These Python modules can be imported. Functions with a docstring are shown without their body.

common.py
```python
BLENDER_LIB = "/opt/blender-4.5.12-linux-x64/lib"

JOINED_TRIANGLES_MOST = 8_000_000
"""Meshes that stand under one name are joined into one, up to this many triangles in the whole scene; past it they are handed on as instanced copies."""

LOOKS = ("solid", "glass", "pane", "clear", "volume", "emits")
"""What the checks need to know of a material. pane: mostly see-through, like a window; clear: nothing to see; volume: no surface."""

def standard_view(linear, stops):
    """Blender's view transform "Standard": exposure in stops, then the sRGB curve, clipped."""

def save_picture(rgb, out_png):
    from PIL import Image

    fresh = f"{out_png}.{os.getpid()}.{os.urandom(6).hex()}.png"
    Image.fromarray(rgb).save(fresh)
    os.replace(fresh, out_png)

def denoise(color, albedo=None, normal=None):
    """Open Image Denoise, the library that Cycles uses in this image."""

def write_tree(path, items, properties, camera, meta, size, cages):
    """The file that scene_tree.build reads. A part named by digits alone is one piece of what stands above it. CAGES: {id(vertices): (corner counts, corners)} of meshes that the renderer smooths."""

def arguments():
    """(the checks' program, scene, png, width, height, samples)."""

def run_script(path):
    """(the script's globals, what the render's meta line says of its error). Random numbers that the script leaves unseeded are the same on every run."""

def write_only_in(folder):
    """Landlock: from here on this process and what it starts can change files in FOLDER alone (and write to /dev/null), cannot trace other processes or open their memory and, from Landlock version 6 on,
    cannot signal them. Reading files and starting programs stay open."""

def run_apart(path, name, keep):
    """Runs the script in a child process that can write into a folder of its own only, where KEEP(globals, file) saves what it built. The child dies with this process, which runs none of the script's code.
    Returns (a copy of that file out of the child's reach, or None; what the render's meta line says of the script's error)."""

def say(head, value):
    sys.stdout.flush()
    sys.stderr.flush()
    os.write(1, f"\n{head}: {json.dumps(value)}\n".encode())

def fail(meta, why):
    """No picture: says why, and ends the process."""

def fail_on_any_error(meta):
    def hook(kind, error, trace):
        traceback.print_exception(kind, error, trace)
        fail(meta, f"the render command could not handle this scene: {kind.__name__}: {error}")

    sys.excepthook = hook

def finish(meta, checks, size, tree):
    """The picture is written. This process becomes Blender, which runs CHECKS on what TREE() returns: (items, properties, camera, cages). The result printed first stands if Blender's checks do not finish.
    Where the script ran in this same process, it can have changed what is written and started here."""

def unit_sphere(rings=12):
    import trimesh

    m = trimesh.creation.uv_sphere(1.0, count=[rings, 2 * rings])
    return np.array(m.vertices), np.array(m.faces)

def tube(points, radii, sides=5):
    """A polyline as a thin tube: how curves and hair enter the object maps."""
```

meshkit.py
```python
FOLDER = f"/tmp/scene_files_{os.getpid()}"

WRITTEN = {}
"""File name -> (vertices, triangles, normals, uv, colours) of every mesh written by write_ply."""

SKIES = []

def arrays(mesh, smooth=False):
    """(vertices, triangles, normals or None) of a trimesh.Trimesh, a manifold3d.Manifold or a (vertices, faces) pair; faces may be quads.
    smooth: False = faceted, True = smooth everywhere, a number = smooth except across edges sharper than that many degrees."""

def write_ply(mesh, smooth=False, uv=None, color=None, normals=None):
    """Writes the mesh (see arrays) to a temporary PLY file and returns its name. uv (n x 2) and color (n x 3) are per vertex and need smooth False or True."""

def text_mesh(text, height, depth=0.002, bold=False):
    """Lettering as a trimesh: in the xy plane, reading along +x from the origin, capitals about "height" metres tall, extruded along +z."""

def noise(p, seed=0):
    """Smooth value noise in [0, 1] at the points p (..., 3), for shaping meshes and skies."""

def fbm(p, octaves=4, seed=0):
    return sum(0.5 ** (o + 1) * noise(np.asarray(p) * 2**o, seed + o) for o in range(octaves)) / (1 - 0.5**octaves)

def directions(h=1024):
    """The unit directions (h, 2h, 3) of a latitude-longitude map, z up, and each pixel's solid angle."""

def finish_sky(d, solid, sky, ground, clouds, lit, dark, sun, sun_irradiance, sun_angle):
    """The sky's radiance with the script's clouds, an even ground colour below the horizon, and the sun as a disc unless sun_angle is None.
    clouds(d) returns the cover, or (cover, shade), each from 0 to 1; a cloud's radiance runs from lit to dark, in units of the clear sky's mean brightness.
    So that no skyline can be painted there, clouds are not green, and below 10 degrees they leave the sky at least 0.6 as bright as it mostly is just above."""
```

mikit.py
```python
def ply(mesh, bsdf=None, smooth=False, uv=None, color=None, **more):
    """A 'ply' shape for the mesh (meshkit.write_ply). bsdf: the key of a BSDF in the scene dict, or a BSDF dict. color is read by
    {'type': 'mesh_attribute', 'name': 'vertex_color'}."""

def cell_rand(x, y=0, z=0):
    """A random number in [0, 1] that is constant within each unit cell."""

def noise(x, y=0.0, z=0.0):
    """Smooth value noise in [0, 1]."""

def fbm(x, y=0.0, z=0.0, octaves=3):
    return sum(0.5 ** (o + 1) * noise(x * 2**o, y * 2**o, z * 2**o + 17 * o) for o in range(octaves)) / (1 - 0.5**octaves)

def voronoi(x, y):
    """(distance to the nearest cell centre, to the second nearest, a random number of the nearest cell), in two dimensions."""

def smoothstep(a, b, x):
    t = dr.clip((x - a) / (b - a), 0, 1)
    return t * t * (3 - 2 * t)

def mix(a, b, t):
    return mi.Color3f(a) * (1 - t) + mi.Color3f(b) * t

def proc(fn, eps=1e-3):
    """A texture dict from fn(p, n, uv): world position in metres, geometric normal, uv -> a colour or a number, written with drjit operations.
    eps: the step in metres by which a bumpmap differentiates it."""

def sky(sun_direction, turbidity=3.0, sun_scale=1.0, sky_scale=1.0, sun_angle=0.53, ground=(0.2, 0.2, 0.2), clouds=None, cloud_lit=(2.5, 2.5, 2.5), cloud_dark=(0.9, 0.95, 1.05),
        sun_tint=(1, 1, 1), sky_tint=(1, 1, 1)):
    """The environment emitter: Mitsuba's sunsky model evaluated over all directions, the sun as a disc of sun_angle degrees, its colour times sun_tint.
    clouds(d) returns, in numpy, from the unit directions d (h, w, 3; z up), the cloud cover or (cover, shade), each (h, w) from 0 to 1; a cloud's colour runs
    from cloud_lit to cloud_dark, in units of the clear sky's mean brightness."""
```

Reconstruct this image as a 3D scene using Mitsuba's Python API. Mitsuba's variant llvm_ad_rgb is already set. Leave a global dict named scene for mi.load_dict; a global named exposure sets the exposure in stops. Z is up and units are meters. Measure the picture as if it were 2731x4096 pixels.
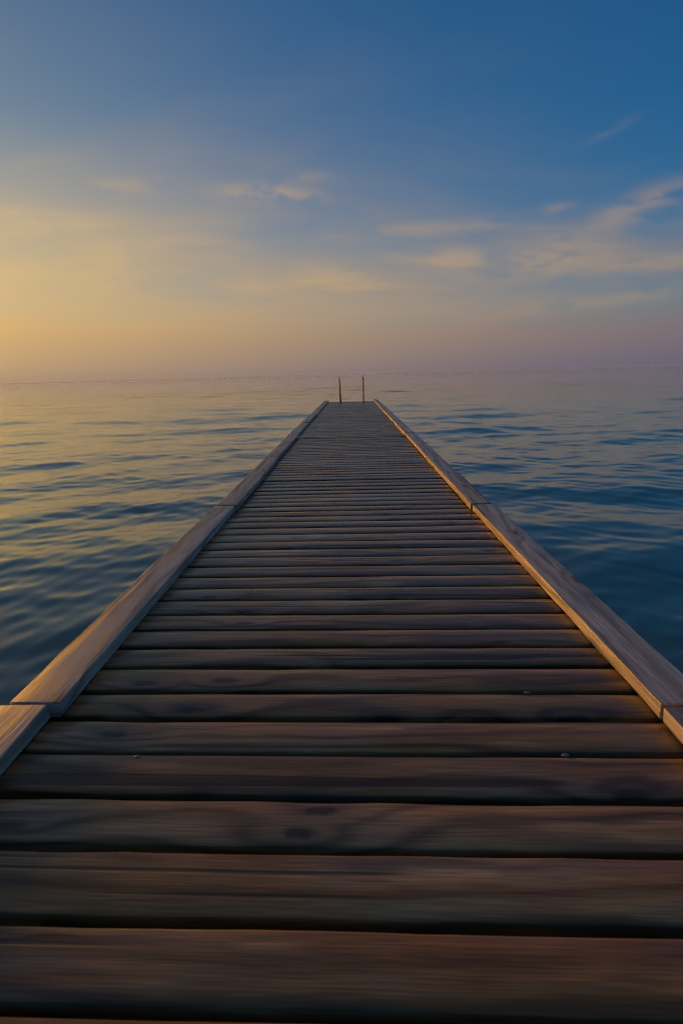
import math, random
import numpy as np
import trimesh
import mitsuba as mi
import drjit as dr
import meshkit, mikit
from mikit import noise, fbm, voronoi, cell_rand, smoothstep, mix

T = mi.ScalarTransform4f
rng = np.random.default_rng(11)
scene = {'type': 'scene'}
labels = {}

# ---------------------------------------------------------------- camera
CAM_H = 0.918
RGT = np.array([0.99947, 0.018061, -0.027089])
FWD = np.array([-0.024477, 0.965458, -0.259407])
DWN = np.array([-0.021468, -0.259933, -0.965388])
pos = np.array([0.0, 0.0, CAM_H])
scene['camera'] = {
    'type': 'thinlens', 'fov': 67.38, 'fov_axis': 'x', 'near_clip': 0.05, 'far_clip': 20000.0,
    'aperture_radius': 0.0018, 'focus_distance': 4.6,
    'to_world': T().look_at(origin=pos.tolist(), target=(pos + FWD).tolist(), up=(-DWN).tolist()),
    'film': {'type': 'hdrfilm', 'width': 682, 'height': 1024},
}

# ---------------------------------------------------------------- light: hazy sun low on the left, veiled evening sky
SUN_AZ, SUN_EL = -43.5, 5.5
SUN = np.array([math.sin(math.radians(SUN_AZ)) * math.cos(math.radians(SUN_EL)),
                math.cos(math.radians(SUN_AZ)) * math.cos(math.radians(SUN_EL)), math.sin(math.radians(SUN_EL))])


def clouds(d):
    """Thin evening veil, thick and warm towards the sun and the horizon, mauve away from it, with wisps above. (cover, shade)"""
    el = np.degrees(np.arcsin(np.clip(d[..., 2], -1, 1)))
    az = np.degrees(np.arctan2(d[..., 0], d[..., 1]))
    ang = np.degrees(np.arccos(np.clip(d @ SUN, -1, 1)))
    ss = lambda a, b, x: (lambda t: t * t * (3 - 2 * t))(np.clip((x - a) / (b - a), 0, 1))
    glow = np.exp(-(ang / 68.0) ** 2)
    e = np.maximum(el, 0)
    p = np.stack([d[..., 0] / (d[..., 2] + .16), d[..., 1] / (d[..., 2] + .16), 0 * el], -1)
    q = p * np.array([1.5, 2.6, 1.0])
    warp = meshkit.fbm(q * 0.8, 3, 5) - .5
    broad = meshkit.fbm(q * 0.75 + 1.2 * warp[..., None], 4, 21)
    fine = meshkit.fbm(q * np.array([2.0, 3.0, 1]) + 2.0 * warp[..., None], 5, 33)
    puff = meshkit.fbm(np.stack([az / 3.4 + 1.5 * warp, e / 1.15, 0 * az], -1), 4, 51)
    s = 5.0 + 11.4 * glow + 7.0 * (broad - .5)
    veil = np.exp(-(e / s) ** 1.57)
    cover = veil + .09 * glow + .34 * (1 - ss(0, 6.5, e)) + .13 * np.exp(-((e - 9.0) / 3.6) ** 2) * (.35 + 1.3 * ss(.3, .7, .5 * puff + .5 * broad)) * (1 - glow)
    band = ss(5, 9, e) * (1 - ss(12.5, 17, e))
    wisp = .7 * ss(.44, .76, .55 * fine + .45 * broad) * band
    bank = lambda a, b, wa, wb, t: np.exp(-((az - a) / wa) ** 2 - ((e - b - t * (az - a)) / wb) ** 2) * ss(.22, .58, puff)
    wisp = .8 * wisp + 1.25 * bank(-7.8, 16.9, 4.6, .75, -.03) + .5 * bank(-3.5, 18.2, 2.2, .5, 0) + 1.25 * bank(26.8, 13.4, 4.4, 1.25, .26) + .7 * bank(20, 14.3, 1.6, .5, .15) \
        + .7 * bank(6.6, 13.7, 4.5, .6, 0) + .6 * bank(12.5, 13.4, 4, .5, .03) + .4 * bank(-29, 14.2, 7, 1.1, -.2) + .5 * bank(-21, 17.0, 4, .7, .1) \
        + .9 * bank(11, 10.9, 3, 1.0, 0) + .9 * bank(20, 9.8, 6.5, 1.3, -.05) + .55 * bank(29, 8.8, 4, .8, .1) + .6 * bank(25, 6.0, 9, .7, .06) + .45 * bank(24, 19.3, 1.8, .35, .25) \
        + .5 * bank(-8, 9.0, 7, .9, .08)
    wisp = np.clip(wisp, 0, 1)
    cover = np.clip(cover + .34 * wisp * (1 - cover), 0, 1)
    warm = .62 * np.exp(-ang / 58.0) * (1 - .486 * np.exp(-e / 4)) + .45 * np.exp(-(ang / 5.5) ** 2)
    warm = warm + .09 * wisp * ss(1.5, 5, e) * (1 - warm) + .06 * ss(3, 7, e) * (1 - warm)
    high = ss(34, 75, e)                         # unseen veil added overhead to make the light on deck and water warmer
    cover = cover + .36 * high * (1 - cover)
    warm = warm + (.30 - warm) * high
    return np.clip(cover, 0, 1), np.clip(1 - warm, 0, 1)


scene['sky'] = mikit.sky(SUN.tolist(), turbidity=2.0, sun_scale=1.2, sky_scale=1.0, sun_angle=6.0, ground=(.56, .59, .72), clouds=clouds,
                         cloud_lit=(15.2, 9.0, 1.75), cloud_dark=(.018, .526, 1.86), sun_tint=(1.0, .86, .25), sky_tint=(.02, .745, 1.62))
exposure = 1.68

# ---------------------------------------------------------------- sea haze: one closed box of pale air over the water
scene['haze_air'] = {'type': 'homogeneous', 'albedo': {'type': 'rgb', 'value': [.95, .95, .95]}, 'sigma_t': 7e-5, 'phase': {'type': 'hg', 'g': .25}}
scene['camera']['medium'] = {'type': 'ref', 'id': 'haze_air'}
scene['haze'] = {'type': 'cube', 'to_world': T().translate([0, 0, 0]).scale([4600, 4600, 4.0]), 'bsdf': {'type': 'null'}, 'interior': {'type': 'ref', 'id': 'haze_air'}}
labels['haze'] = {'kind': 'stuff', 'label': 'thin evening haze lying over the sea towards the horizon'}

# ---------------------------------------------------------------- materials


def grain(uv, base, rings=85.0):
    """Board grain from metres along and across: (late wood 0-1, blotch, knot core, stain, board random)."""
    u, v = uv.x, uv.y
    f, s, r = voronoi(u * 1.7, v * 5.0)
    has = dr.select(r > 0.42, 1.0, 0.0)
    knot = has * dr.exp(-dr.square(f * 4.2))
    core = has * smoothstep(.095, .035, f + .03 * (noise(u * 60, v * 60) - .5))
    w = fbm(u * 1.1, v * 7.0, base, 3)
    x = v * rings + 16.0 * w + 7.0 * knot + .9 * noise(u * 9, v * 55)
    late = 0.5 + 0.5 * dr.sin(x)
    late = late * late * (0.5 + 0.7 * noise(u * 2.2, v * 14.0, base + 3))
    fibre = noise(u * 14.0, v * 420.0, base + 5)
    blotch = fbm(u * 2.6, v * 9.0, base + 7, 4)
    return late, fibre, blotch, knot, core


def crack(uv):
    return smoothstep(.70, .80, noise(uv.x * 1.2, uv.y * 85.0, 3.0)) * smoothstep(.48, .62, noise(uv.x * .8, uv.y * 10.0, 8.0))


def deck_colour(p, n, uv):
    late, fibre, blotch, knot, core = grain(uv, 1.0)
    b = cell_rand(dr.floor(uv.y / 3.0), 4)
    h = cell_rand(dr.floor(uv.y / 3.0), 9)
    c = mix(mi.Color3f(.235, .144, .058), mi.Color3f(.245, .128, .046), h)
    c = mix(c, mi.Color3f(.28, .210, .120), smoothstep(.42, .75, blotch) * .75)
    red = fbm(uv.x * 1.3, uv.y * 22.0, 31.0, 3)
    c = mix(c, mi.Color3f(.27, .125, .045), smoothstep(.52, .8, red) * .45)
    c = c * (0.62 + .34 * b) * (1.18 - .75 * late) * (.72 + .54 * fibre) * (.7 + .6 * fbm(uv.x * .8, uv.y * 2.0, 61.0, 2))
    blue = fbm(uv.x * 2.1, uv.y * 12.0, 47.0, 3)
    c = mix(c, mi.Color3f(.090, .074, .066), smoothstep(.52, .78, blue) * .65 + knot * .45)
    c = c * (1 + .45 * smoothstep(.58, .82, fbm(uv.x * 5.0, uv.y * 32.0, 71.0, 3)))
    c = mix(c, mi.Color3f(.030, .021, .016), .75 * crack(uv))
    return mix(c, mi.Color3f(.035, .024, .019), core * .85)


def kerb_colour(p, n, uv):
    late, fibre, blotch, knot, core = grain(uv, 2.0, 70.0)
    b = cell_rand(dr.floor(uv.y / 3.0), 4)
    c = mix(mi.Color3f(.345, .295, .240), mi.Color3f(.305, .280, .250), smoothstep(.35, .7, blotch))
    c = c * (.85 + .25 * b) * (1.18 - .62 * late) * (.66 + .66 * fibre)
    c = mix(c, mi.Color3f(.35, .24, .135), smoothstep(.5, .8, fbm(uv.x * .9, uv.y * 26.0, 12.0, 3)) * .5)
    c = mix(c, mi.Color3f(.20, .16, .145), knot * .55)
    c = mix(c, mi.Color3f(.06, .05, .045), .7 * crack(uv))
    return mix(c, mi.Color3f(.035, .028, .026), core * .8)


def wood_height(p, n, uv):
    late, fibre, blotch, knot, core = grain(uv, 1.0)
    return late * .45 + fibre * .35 + .5 * fbm(uv.x * 6.0, uv.y * 30.0, 2.0, 2) - 1.0 * crack(uv)


def deck_rough(p, n, uv):
    return .21 + .22 * fbm(uv.x * 3.0, uv.y * 14.0, 5.0, 3)


scene['deck_wood'] = {'type': 'twosided', 'bsdf': {'type': 'bumpmap', 'arbitrary': mikit.proc(wood_height, 1.5e-3), 'scale': .0008,
                      'bsdf': {'type': 'principled', 'base_color': mikit.proc(deck_colour), 'roughness': mikit.proc(deck_rough), 'specular': .42}}}
scene['kerb_wood'] = {'type': 'twosided', 'bsdf': {'type': 'bumpmap', 'arbitrary': mikit.proc(wood_height, 1.5e-3), 'scale': .0009,
                      'bsdf': {'type': 'principled', 'base_color': mikit.proc(kerb_colour), 'roughness': .48, 'specular': .45}}}
scene['frame_wood'] = {'type': 'twosided', 'bsdf': {'type': 'principled', 'base_color': mikit.proc(
    lambda p, n, uv: mix(mi.Color3f(.035, .028, .022), mi.Color3f(.06, .05, .042), fbm(p.x * 9, p.y * 3, p.z * 5, 3))), 'roughness': .7}}
scene['galvanised'] = {'type': 'principled', 'base_color': {'type': 'rgb', 'value': [.15, .17, .19]}, 'metallic': .3, 'roughness': .4}
scene['rail_metal'] = {'type': 'principled', 'base_color': mikit.proc(
    lambda p, n, uv: mix(mi.Color3f(.075, .055, .06), mi.Color3f(.05, .042, .05), fbm(p.x * 40, p.y * 40, p.z * 14, 3))), 'metallic': .1, 'roughness': .55, 'specular': .25}


def sea_rough(p, n, uv):
    r = dr.sqrt(p.x * p.x + p.y * p.y)
    return .10 - .045 * smoothstep(20, 120, r)


scene['sea_water'] = {'type': 'principled', 'base_color': mikit.proc(
    lambda p, n, uv: mix(mi.Color3f(.052, .085, .052), mi.Color3f(.064, .098, .058), fbm(p.x * .12, p.y * .12, 0.0, 2))),
    'roughness': mikit.proc(sea_rough), 'eta': 1.9}

# ---------------------------------------------------------------- the sea: one sheet to the horizon, waves in the mesh
SEA_Z = -0.62
wr = np.random.default_rng(5)
waves = []
for k in range(150):
    lam = 0.16 * (8.5 / 0.16) ** ((k + wr.random()) / 150)
    spread = 13 + 24 * (1 - min(lam / 4, 1))
    th = math.radians(-90 + 8 + wr.normal() * spread)
    slope = .0090 * (1.1 if lam > 1.2 else .9) * (1.15 if lam < .6 else 1.0) * (1.0 if lam < 4 else (4 / lam) ** 1.6)
    waves.append((2 * math.pi / lam, math.cos(th), math.sin(th), slope * lam / (2 * math.pi) * (0.6 + .8 * wr.random()), wr.random() * 2 * math.pi, lam))


def sea_mesh():
    dense = np.arange(-41, 41.001, .2)
    rest = np.linspace(41, 319, 90)[1:-1]
    az = np.radians(np.concatenate([dense, rest]))
    q = np.linspace(1 / 0.7, 1 / 420.0, 2550)
    r = np.concatenate([1 / q, 420 * (4300 / 420) ** (np.arange(1, 61) / 60)])
    A, Rr = np.meshgrid(az, r)
    x, y = Rr * np.sin(A), Rr * np.cos(A) - .2
    z, dx, dy = np.zeros_like(x), np.zeros_like(x), np.zeros_like(x)
    gust = .45 + 1.1 * meshkit.fbm(np.stack([x * .22, y * .35, 0 * x], -1), 3, 71)      # patches of livelier ripple
    calm = 1 / (1 + (np.maximum(r - 10, 0) / 75) ** 1.4)[:, None]
    step = np.gradient(r)
    side = np.where(np.arange(len(az)) < len(dense), .2, 3.0) * math.pi / 180
    for k, c, s, a, ph, lam in waves:
        wgt = np.clip((lam / step - .8) / .9, 0, 1)[:, None] * np.clip((lam / np.maximum(r[:, None] * side[None, :], 1e-6) - 1.5) / 1.5, 0, 1)
        if not wgt.any():
            continue
        wgt = wgt * calm * (gust if lam < 1.3 else 1.0)
        rows = np.nonzero(wgt.max(1))[0]
        rows = slice(rows[0], rows[-1] + 1)
        t = k * (x[rows] * c + y[rows] * s) + ph
        z[rows] += a * wgt[rows] * np.sin(t)
        g = .75 * a * wgt[rows] * np.cos(t)
        dx[rows] += g * c
        dy[rows] += g * s
    v = np.stack([x + dx, y + dy, z + SEA_Z - (x * x + y * y) / (2 * 6.371e6)], -1).reshape(-1, 3)
    nr, na = len(r), len(az)
    i, j = np.meshgrid(np.arange(nr - 1), np.arange(na), indexing='ij')
    j2 = (j + 1) % na
    f = np.stack([i * na + j, (i + 1) * na + j, (i + 1) * na + j2, i * na + j2], -1).reshape(-1, 4)[:, ::-1]
    v = np.vstack([v, [[0, -.2, SEA_Z]]])
    f = np.vstack([f[:, [0, 1, 2]], f[:, [0, 2, 3]], np.stack([np.full(na, len(v) - 1), (np.arange(na) + 1) % na, np.arange(na)], -1)])
    return trimesh.Trimesh(v, f, process=False)


scene['sea'] = mikit.ply(sea_mesh(), 'sea_water', smooth=True)
labels['sea'] = {'kind': 'structure', 'label': 'rippled open sea reaching the horizon on both sides of the pier'}

# ---------------------------------------------------------------- the pier
PIER = 'wooden_pier'
labels[PIER] = {'label': 'long narrow timber pier of dark crosswise planks with pale kerb boards running out to sea', 'category': 'pier'}
counts = {}


def part(name, shape):
    k = f'{PIER}__{name}'
    i = counts.get(k, 0)
    counts[k] = i + 1
    key = k if i == 0 else f'{k}_{i:03d}'
    scene[key] = shape
    return key


def board(length, width, thick, segs, seed, crown=.0012, wear=.0014, edge=.006, bow=.002, cap=.003):
    """A sawn board along x from -length/2, centred across y, its top near z=0, edges eased and worn. Returns (mesh, uv)."""
    g = np.random.default_rng(seed)
    e, w2 = edge, width / 2
    top = [(-w2 + e, 0), (-w2 * .5, crown), (0, crown * 1.25), (w2 * .5, crown), (w2 - e, 0)]
    prof = [(-w2, -thick + .004), (-w2, -e * 1.3), (-w2 + e * .28, -e * .42)] + top + [(w2 - e * .28, -e * .42), (w2, -e * 1.3), (w2, -thick + .004), (w2 - .004, -thick), (-w2 + .004, -thick)]
    prof = np.array(prof)
    npf = len(prof)
    xs = np.linspace(-length / 2, length / 2, segs + 1)
    xs = np.concatenate([[xs[0]], [xs[0] + cap], xs[1:-1], [xs[-1] - cap], [xs[-1]]])
    off = g.random(2) * 50
    tilt, b0, b1 = g.normal() * .006, g.normal() * bow, g.normal() * bow
    V = []
    for k, x in enumerate(xs):
        t = x / length
        shrink = .985 if k in (0, len(xs) - 1) else 1.0
        pr = prof * np.array([shrink, 1]) + (np.array([0, -cap * .6]) if shrink < 1 else 0)
        yy = pr[:, 0] + b0 * (4 * t * t - .3)
        zz = pr[:, 1] + b1 * (4 * t * t - .3) + tilt * pr[:, 0]
        nn = meshkit.noise(np.stack([np.full(npf, x * 7 + off[0]), pr[:, 0] * 30 + off[1], pr[:, 1] * 30], -1), seed) - .5
        n2 = meshkit.noise(np.stack([np.full(npf, x * 23 + off[0]), pr[:, 0] * 30, pr[:, 1] * 10 + off[1]], -1), seed + 1) - .5
        side = np.abs(pr[:, 0]) / w2
        yy = yy + (nn * 1.6 + n2) * wear * side ** 3 * 1.5
        zz = zz + nn * wear * np.where(pr[:, 1] > -e * 1.5, 1, 0)
        V.append(np.stack([np.full(npf, x), yy, zz], -1))
    V = np.array(V)
    ns = len(xs)
    i, j = np.meshgrid(np.arange(ns - 1), np.arange(npf), indexing='ij')
    j2 = (j + 1) % npf
    F = np.stack([i * npf + j, i * npf + j2, (i + 1) * npf + j2, (i + 1) * npf + j], -1).reshape(-1, 4)
    F = np.vstack([F[:, [0, 1, 2]], F[:, [0, 2, 3]]])
    v = V.reshape(-1, 3)
    # metres along, metres across the unrolled outline, a band of 3 m per board
    arc = np.concatenate([[0], np.cumsum(np.linalg.norm(np.diff(prof, axis=0), axis=1))])
    uu, vv = np.meshgrid(xs, arc, indexing='ij')
    uv = np.stack([uu.ravel() + seed * 7.31 % 40, vv.ravel() + 3.0 * (seed % 400) + .6], -1)
    caps = []
    for base, flip in ((0, False), ((ns - 1) * npf, True)):
        c0 = len(v)
        ring = v[base:base + npf]
        v = np.vstack([v, ring, ring.mean(0)[None]])
        uv = np.vstack([uv, np.stack([ring[:, 1] * .2 + seed, ring[:, 2] + 3.0 * (seed % 400) + .6], -1), [[seed, 3.0 * (seed % 400) + .6]]])
        a, b = np.arange(npf) + c0, (np.arange(npf) + 1) % npf + c0
        m = np.full(npf, c0 + npf)
        caps.append(np.stack([a, m, b] if not flip else [a, b, m], -1))
    F = np.vstack([F] + caps)
    mesh = trimesh.Trimesh(v, F, process=False)
    if mesh.volume < 0:
        mesh = trimesh.Trimesh(v, F[:, ::-1], process=False)
    return mesh, uv


def half_width(y):
    return .832 - .0026 * max(y, 0)


KERB_W, KERB_T = .145, .045
CX = -.018
SKEW = -.022
PITCH, GAP = .1331, .0205
END_Y = 18.35
JOINTS = [-.98, 1.215, 3.44, 5.62, 7.78, 9.86, 11.75, 13.55, 15.9]      # where one pier section ends and the next begins

gaps = {3: .538, 4: .673, 5: .815, 6: .949, 7: 1.087, 8: 1.218, 9: 1.348, 10: 1.481, 11: 1.608, 12: 1.739, 13: 1.869}
edges = []
k, y = -8, None
while True:
    g_ = gaps.get(k, .538 + (k - 3) * PITCH + rng.normal() * .0025)
    if g_ > END_Y:
        break
    edges.append(g_)
    k += 1
edges.append(END_Y)
for i in range(len(edges) - 1):
    y0, y1 = edges[i], edges[i + 1]
    joint = [abs(y0 - j) < PITCH / 2 for j in JOINTS]
    lo = y0 + GAP / 2 * (.75 + .4 * rng.random()) + (.007 if any(joint) else 0)
    hi = y1 - GAP / 2 * (.75 + .4 * rng.random())
    yc = (lo + hi) / 2
    ln = 2 * (half_width(yc) + KERB_W) - .012
    m, uv = board(ln, hi - lo, .043, 34 if yc < 4 else (16 if yc < 9 else 8), 163 + i, crown=.0016 + .0012 * rng.random(), bow=.0018)
    sec = sum(yc > j for j in JOINTS)
    dz = .004 * math.sin(sec * 2.7) if yc > 4.5 else 0
    tw = T().translate([CX + rng.normal() * .003, yc, -.004 + rng.normal() * .0012 + dz]).rotate([0, 0, 1], math.degrees(SKEW + rng.normal() * .0015))
    part('plank', mikit.ply(m, 'deck_wood', smooth=True, uv=uv, to_world=tw))

# kerb boards, one per section and side
for side in (-1, 1):
    js = list(JOINTS) + [END_Y + .05]
    for s_ in range(len(js) - 1):
        a, b = js[s_], js[s_ + 1]
        skew = lambda y_: (.02 if side < 0 else -.02) if y_ < 2 else (.05 if side < 0 else -.06)     # the sections are laid slightly askew
        ya, yb = a + skew(a) + .0065, b + skew(b) - .0065
        if s_ == len(js) - 2:
            yb = b
        xa, xb = half_width(ya), half_width(yb)
        out = .016 if (s_ == 0 and side < 0) else rng.normal() * .004 - (.008 if side > 0 else 0)
        ang = math.atan2(-side * (xb - xa), yb - ya) + rng.normal() * .0018
        if side > 0 and s_ == 0:
            yb -= .012
        if s_ >= 3 and s_ < len(js) - 2:
            ya += .05 if side > 0 and s_ in (5, 6) else .016                            # wide open joints far out
        m, uv = board(yb - ya, KERB_W, KERB_T, 40 if s_ < 3 else 20, 700 + s_ * 2 + (side > 0), crown=.0008, wear=.0022, edge=.0035, bow=.0035)
        tw = T().translate([CX + side * ((xa + xb) / 2 + KERB_W / 2 + out), (ya + yb) / 2, KERB_T + .0025 + rng.normal() * .0022]).rotate([0, 0, 1], 90 + math.degrees(ang))
        key = part('kerb_board', mikit.ply(m, 'kerb_wood', smooth=True, uv=uv, to_world=tw))


def box(x0, x1, y0, y1, z0, z1):
    m = trimesh.creation.box(extents=[x1 - x0, y1 - y0, z1 - z0])
    m.apply_translation([(x0 + x1) / 2, (y0 + y1) / 2, (z0 + z1) / 2])
    return m


for x in (-.545, 0.0, .505):
    part('joist', mikit.ply(box(CX + x - .035, CX + x + .035, -.75, END_Y - .03, -.21, -.052), 'frame_wood'))
for side in (-1, 1):
    m = box(-.022, .022, -.75, END_Y - .03, -.21, -.052)
    m.apply_transform(trimesh.transformations.rotation_matrix(side * .0026, [0, 0, 1]))
    m.apply_translation([CX + side * (.832 + .085), 0, 0])
    part('edge_beam', mikit.ply(m, 'frame_wood'))
for y in JOINTS[1:] + [END_Y - .3]:
    w = half_width(y) + .04
    part('cross_beam', mikit.ply(box(CX - w, CX + w, y - .06, y + .06, -.34, -.213), 'frame_wood'))
    for s in (-1, 1):
        c = trimesh.creation.cylinder(radius=.085, height=2.2, sections=20)
        c.apply_translation([CX + s * (w - .16), y, -.343 - 1.1])
        part('pile', mikit.ply(c, 'frame_wood', smooth=40))

# bright metal clips in the gaps where planks cross the joists
for x, y in ((-.562, 1.083), (.507, 1.074), (.499, 1.331)):
    c = trimesh.creation.icosphere(subdivisions=3, radius=1)
    c.apply_scale([.0095, .005, .0042])
    c.apply_translation([x, y - .002, -.004])
    key = part('deck_clip', mikit.ply(c, 'galvanised', smooth=True))

# ---------------------------------------------------------------- the bathing ladder at the pier's end
LAD = 'bathing_ladder'
labels[LAD] = {'label': 'metal bathing ladder with two thin upright handrails at the far end of the pier', 'category': 'ladder'}


def tube(points, r, sides=14):
    import common
    v, f = common.tube(points, r, sides)
    return trimesh.Trimesh(v, f, process=False)


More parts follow.
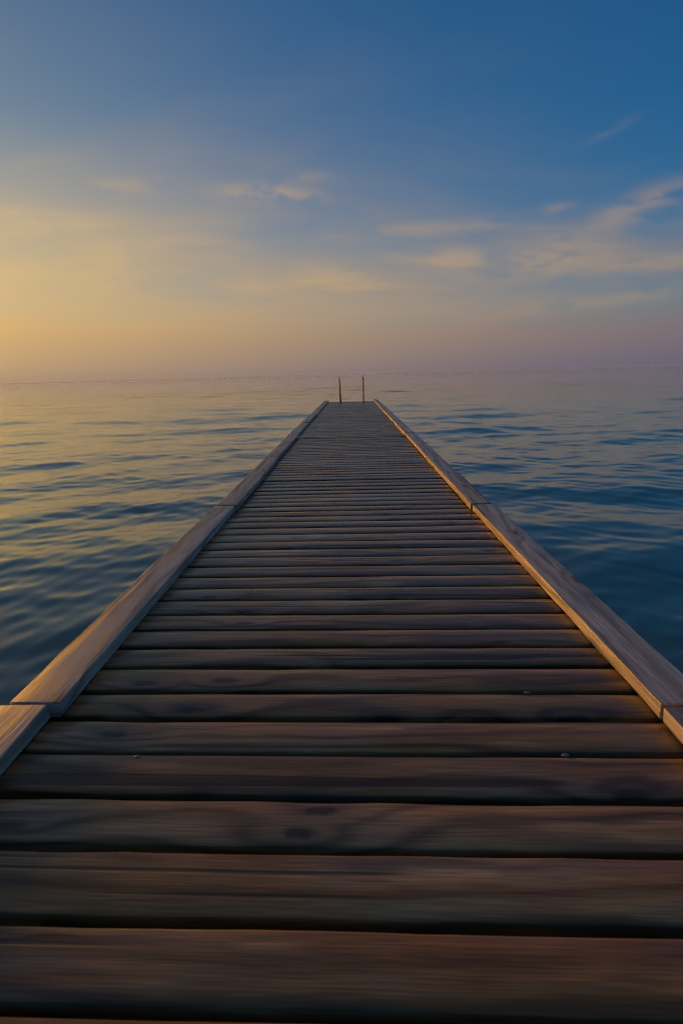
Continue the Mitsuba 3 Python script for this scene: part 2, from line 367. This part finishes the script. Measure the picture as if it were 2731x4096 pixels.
def sweep(points, r, sides=14):
    p = np.asarray(points, float)
    t = np.gradient(p, axis=0)
    t /= np.linalg.norm(t, axis=1, keepdims=True)
    a = np.cross(t, np.array([1.0, .02, .01]))
    a /= np.linalg.norm(a, axis=1, keepdims=True)
    b = np.cross(t, a)
    an = np.arange(sides) * 2 * np.pi / sides
    v = p[:, None] + r * (np.cos(an)[None, :, None] * a[:, None] + np.sin(an)[None, :, None] * b[:, None])
    n_ = len(p)
    i, j = np.meshgrid(np.arange(n_ - 1), np.arange(sides), indexing='ij')
    j2 = (j + 1) % sides
    q = np.stack([i * sides + j, i * sides + j2, (i + 1) * sides + j2, (i + 1) * sides + j], -1).reshape(-1, 4)
    f = np.vstack([q[:, [0, 1, 2]], q[:, [0, 2, 3]]])
    m = trimesh.Trimesh(v.reshape(-1, 3), f, process=False)
    m.fix_normals()
    return m


LY = 18.16
for n_, (xb, xt) in enumerate(((-.375, -.405), (.412, .410))):
    top = .80
    pts = [(xb + (xt - xb) * t, LY, .004 + t * (top - .09)) for t in np.linspace(0, 1, 12)]
    pts += [(xt, LY + .09 - .09 * math.cos(a), top - .086 + .09 * math.sin(a)) for a in np.linspace(.25, math.pi - .1, 10)]
    pts += [(xt, LY + .26 * (.7 + .3 * t) if t > .2 else LY + .18 + .01 * t, top - .13 - t * 2.0) for t in np.linspace(0.02, 1, 14)]
    nm = f'{LAD}__handrail' + ('' if n_ == 0 else '_001')
    scene[nm] = mikit.ply(sweep(pts, .021), 'rail_metal', smooth=50)
    fl = trimesh.creation.cylinder(radius=.052, height=.012, sections=24)
    fl.apply_translation([xb + (-.018 if n_ == 0 else .018), LY, .006])
    scene[f'{LAD}__foot_plate' + ('' if n_ == 0 else '_001')] = mikit.ply(fl, 'galvanised', smooth=40)
for n_, z in enumerate((-.18, -.46, -.74, -1.02)):
    st = box(-.40, .405, LY + .24, LY + .31, z - .012, z + .012)
    scene[f'{LAD}__rung' + ('' if n_ == 0 else f'_{n_:03d}')] = mikit.ply(st, 'frame_wood')
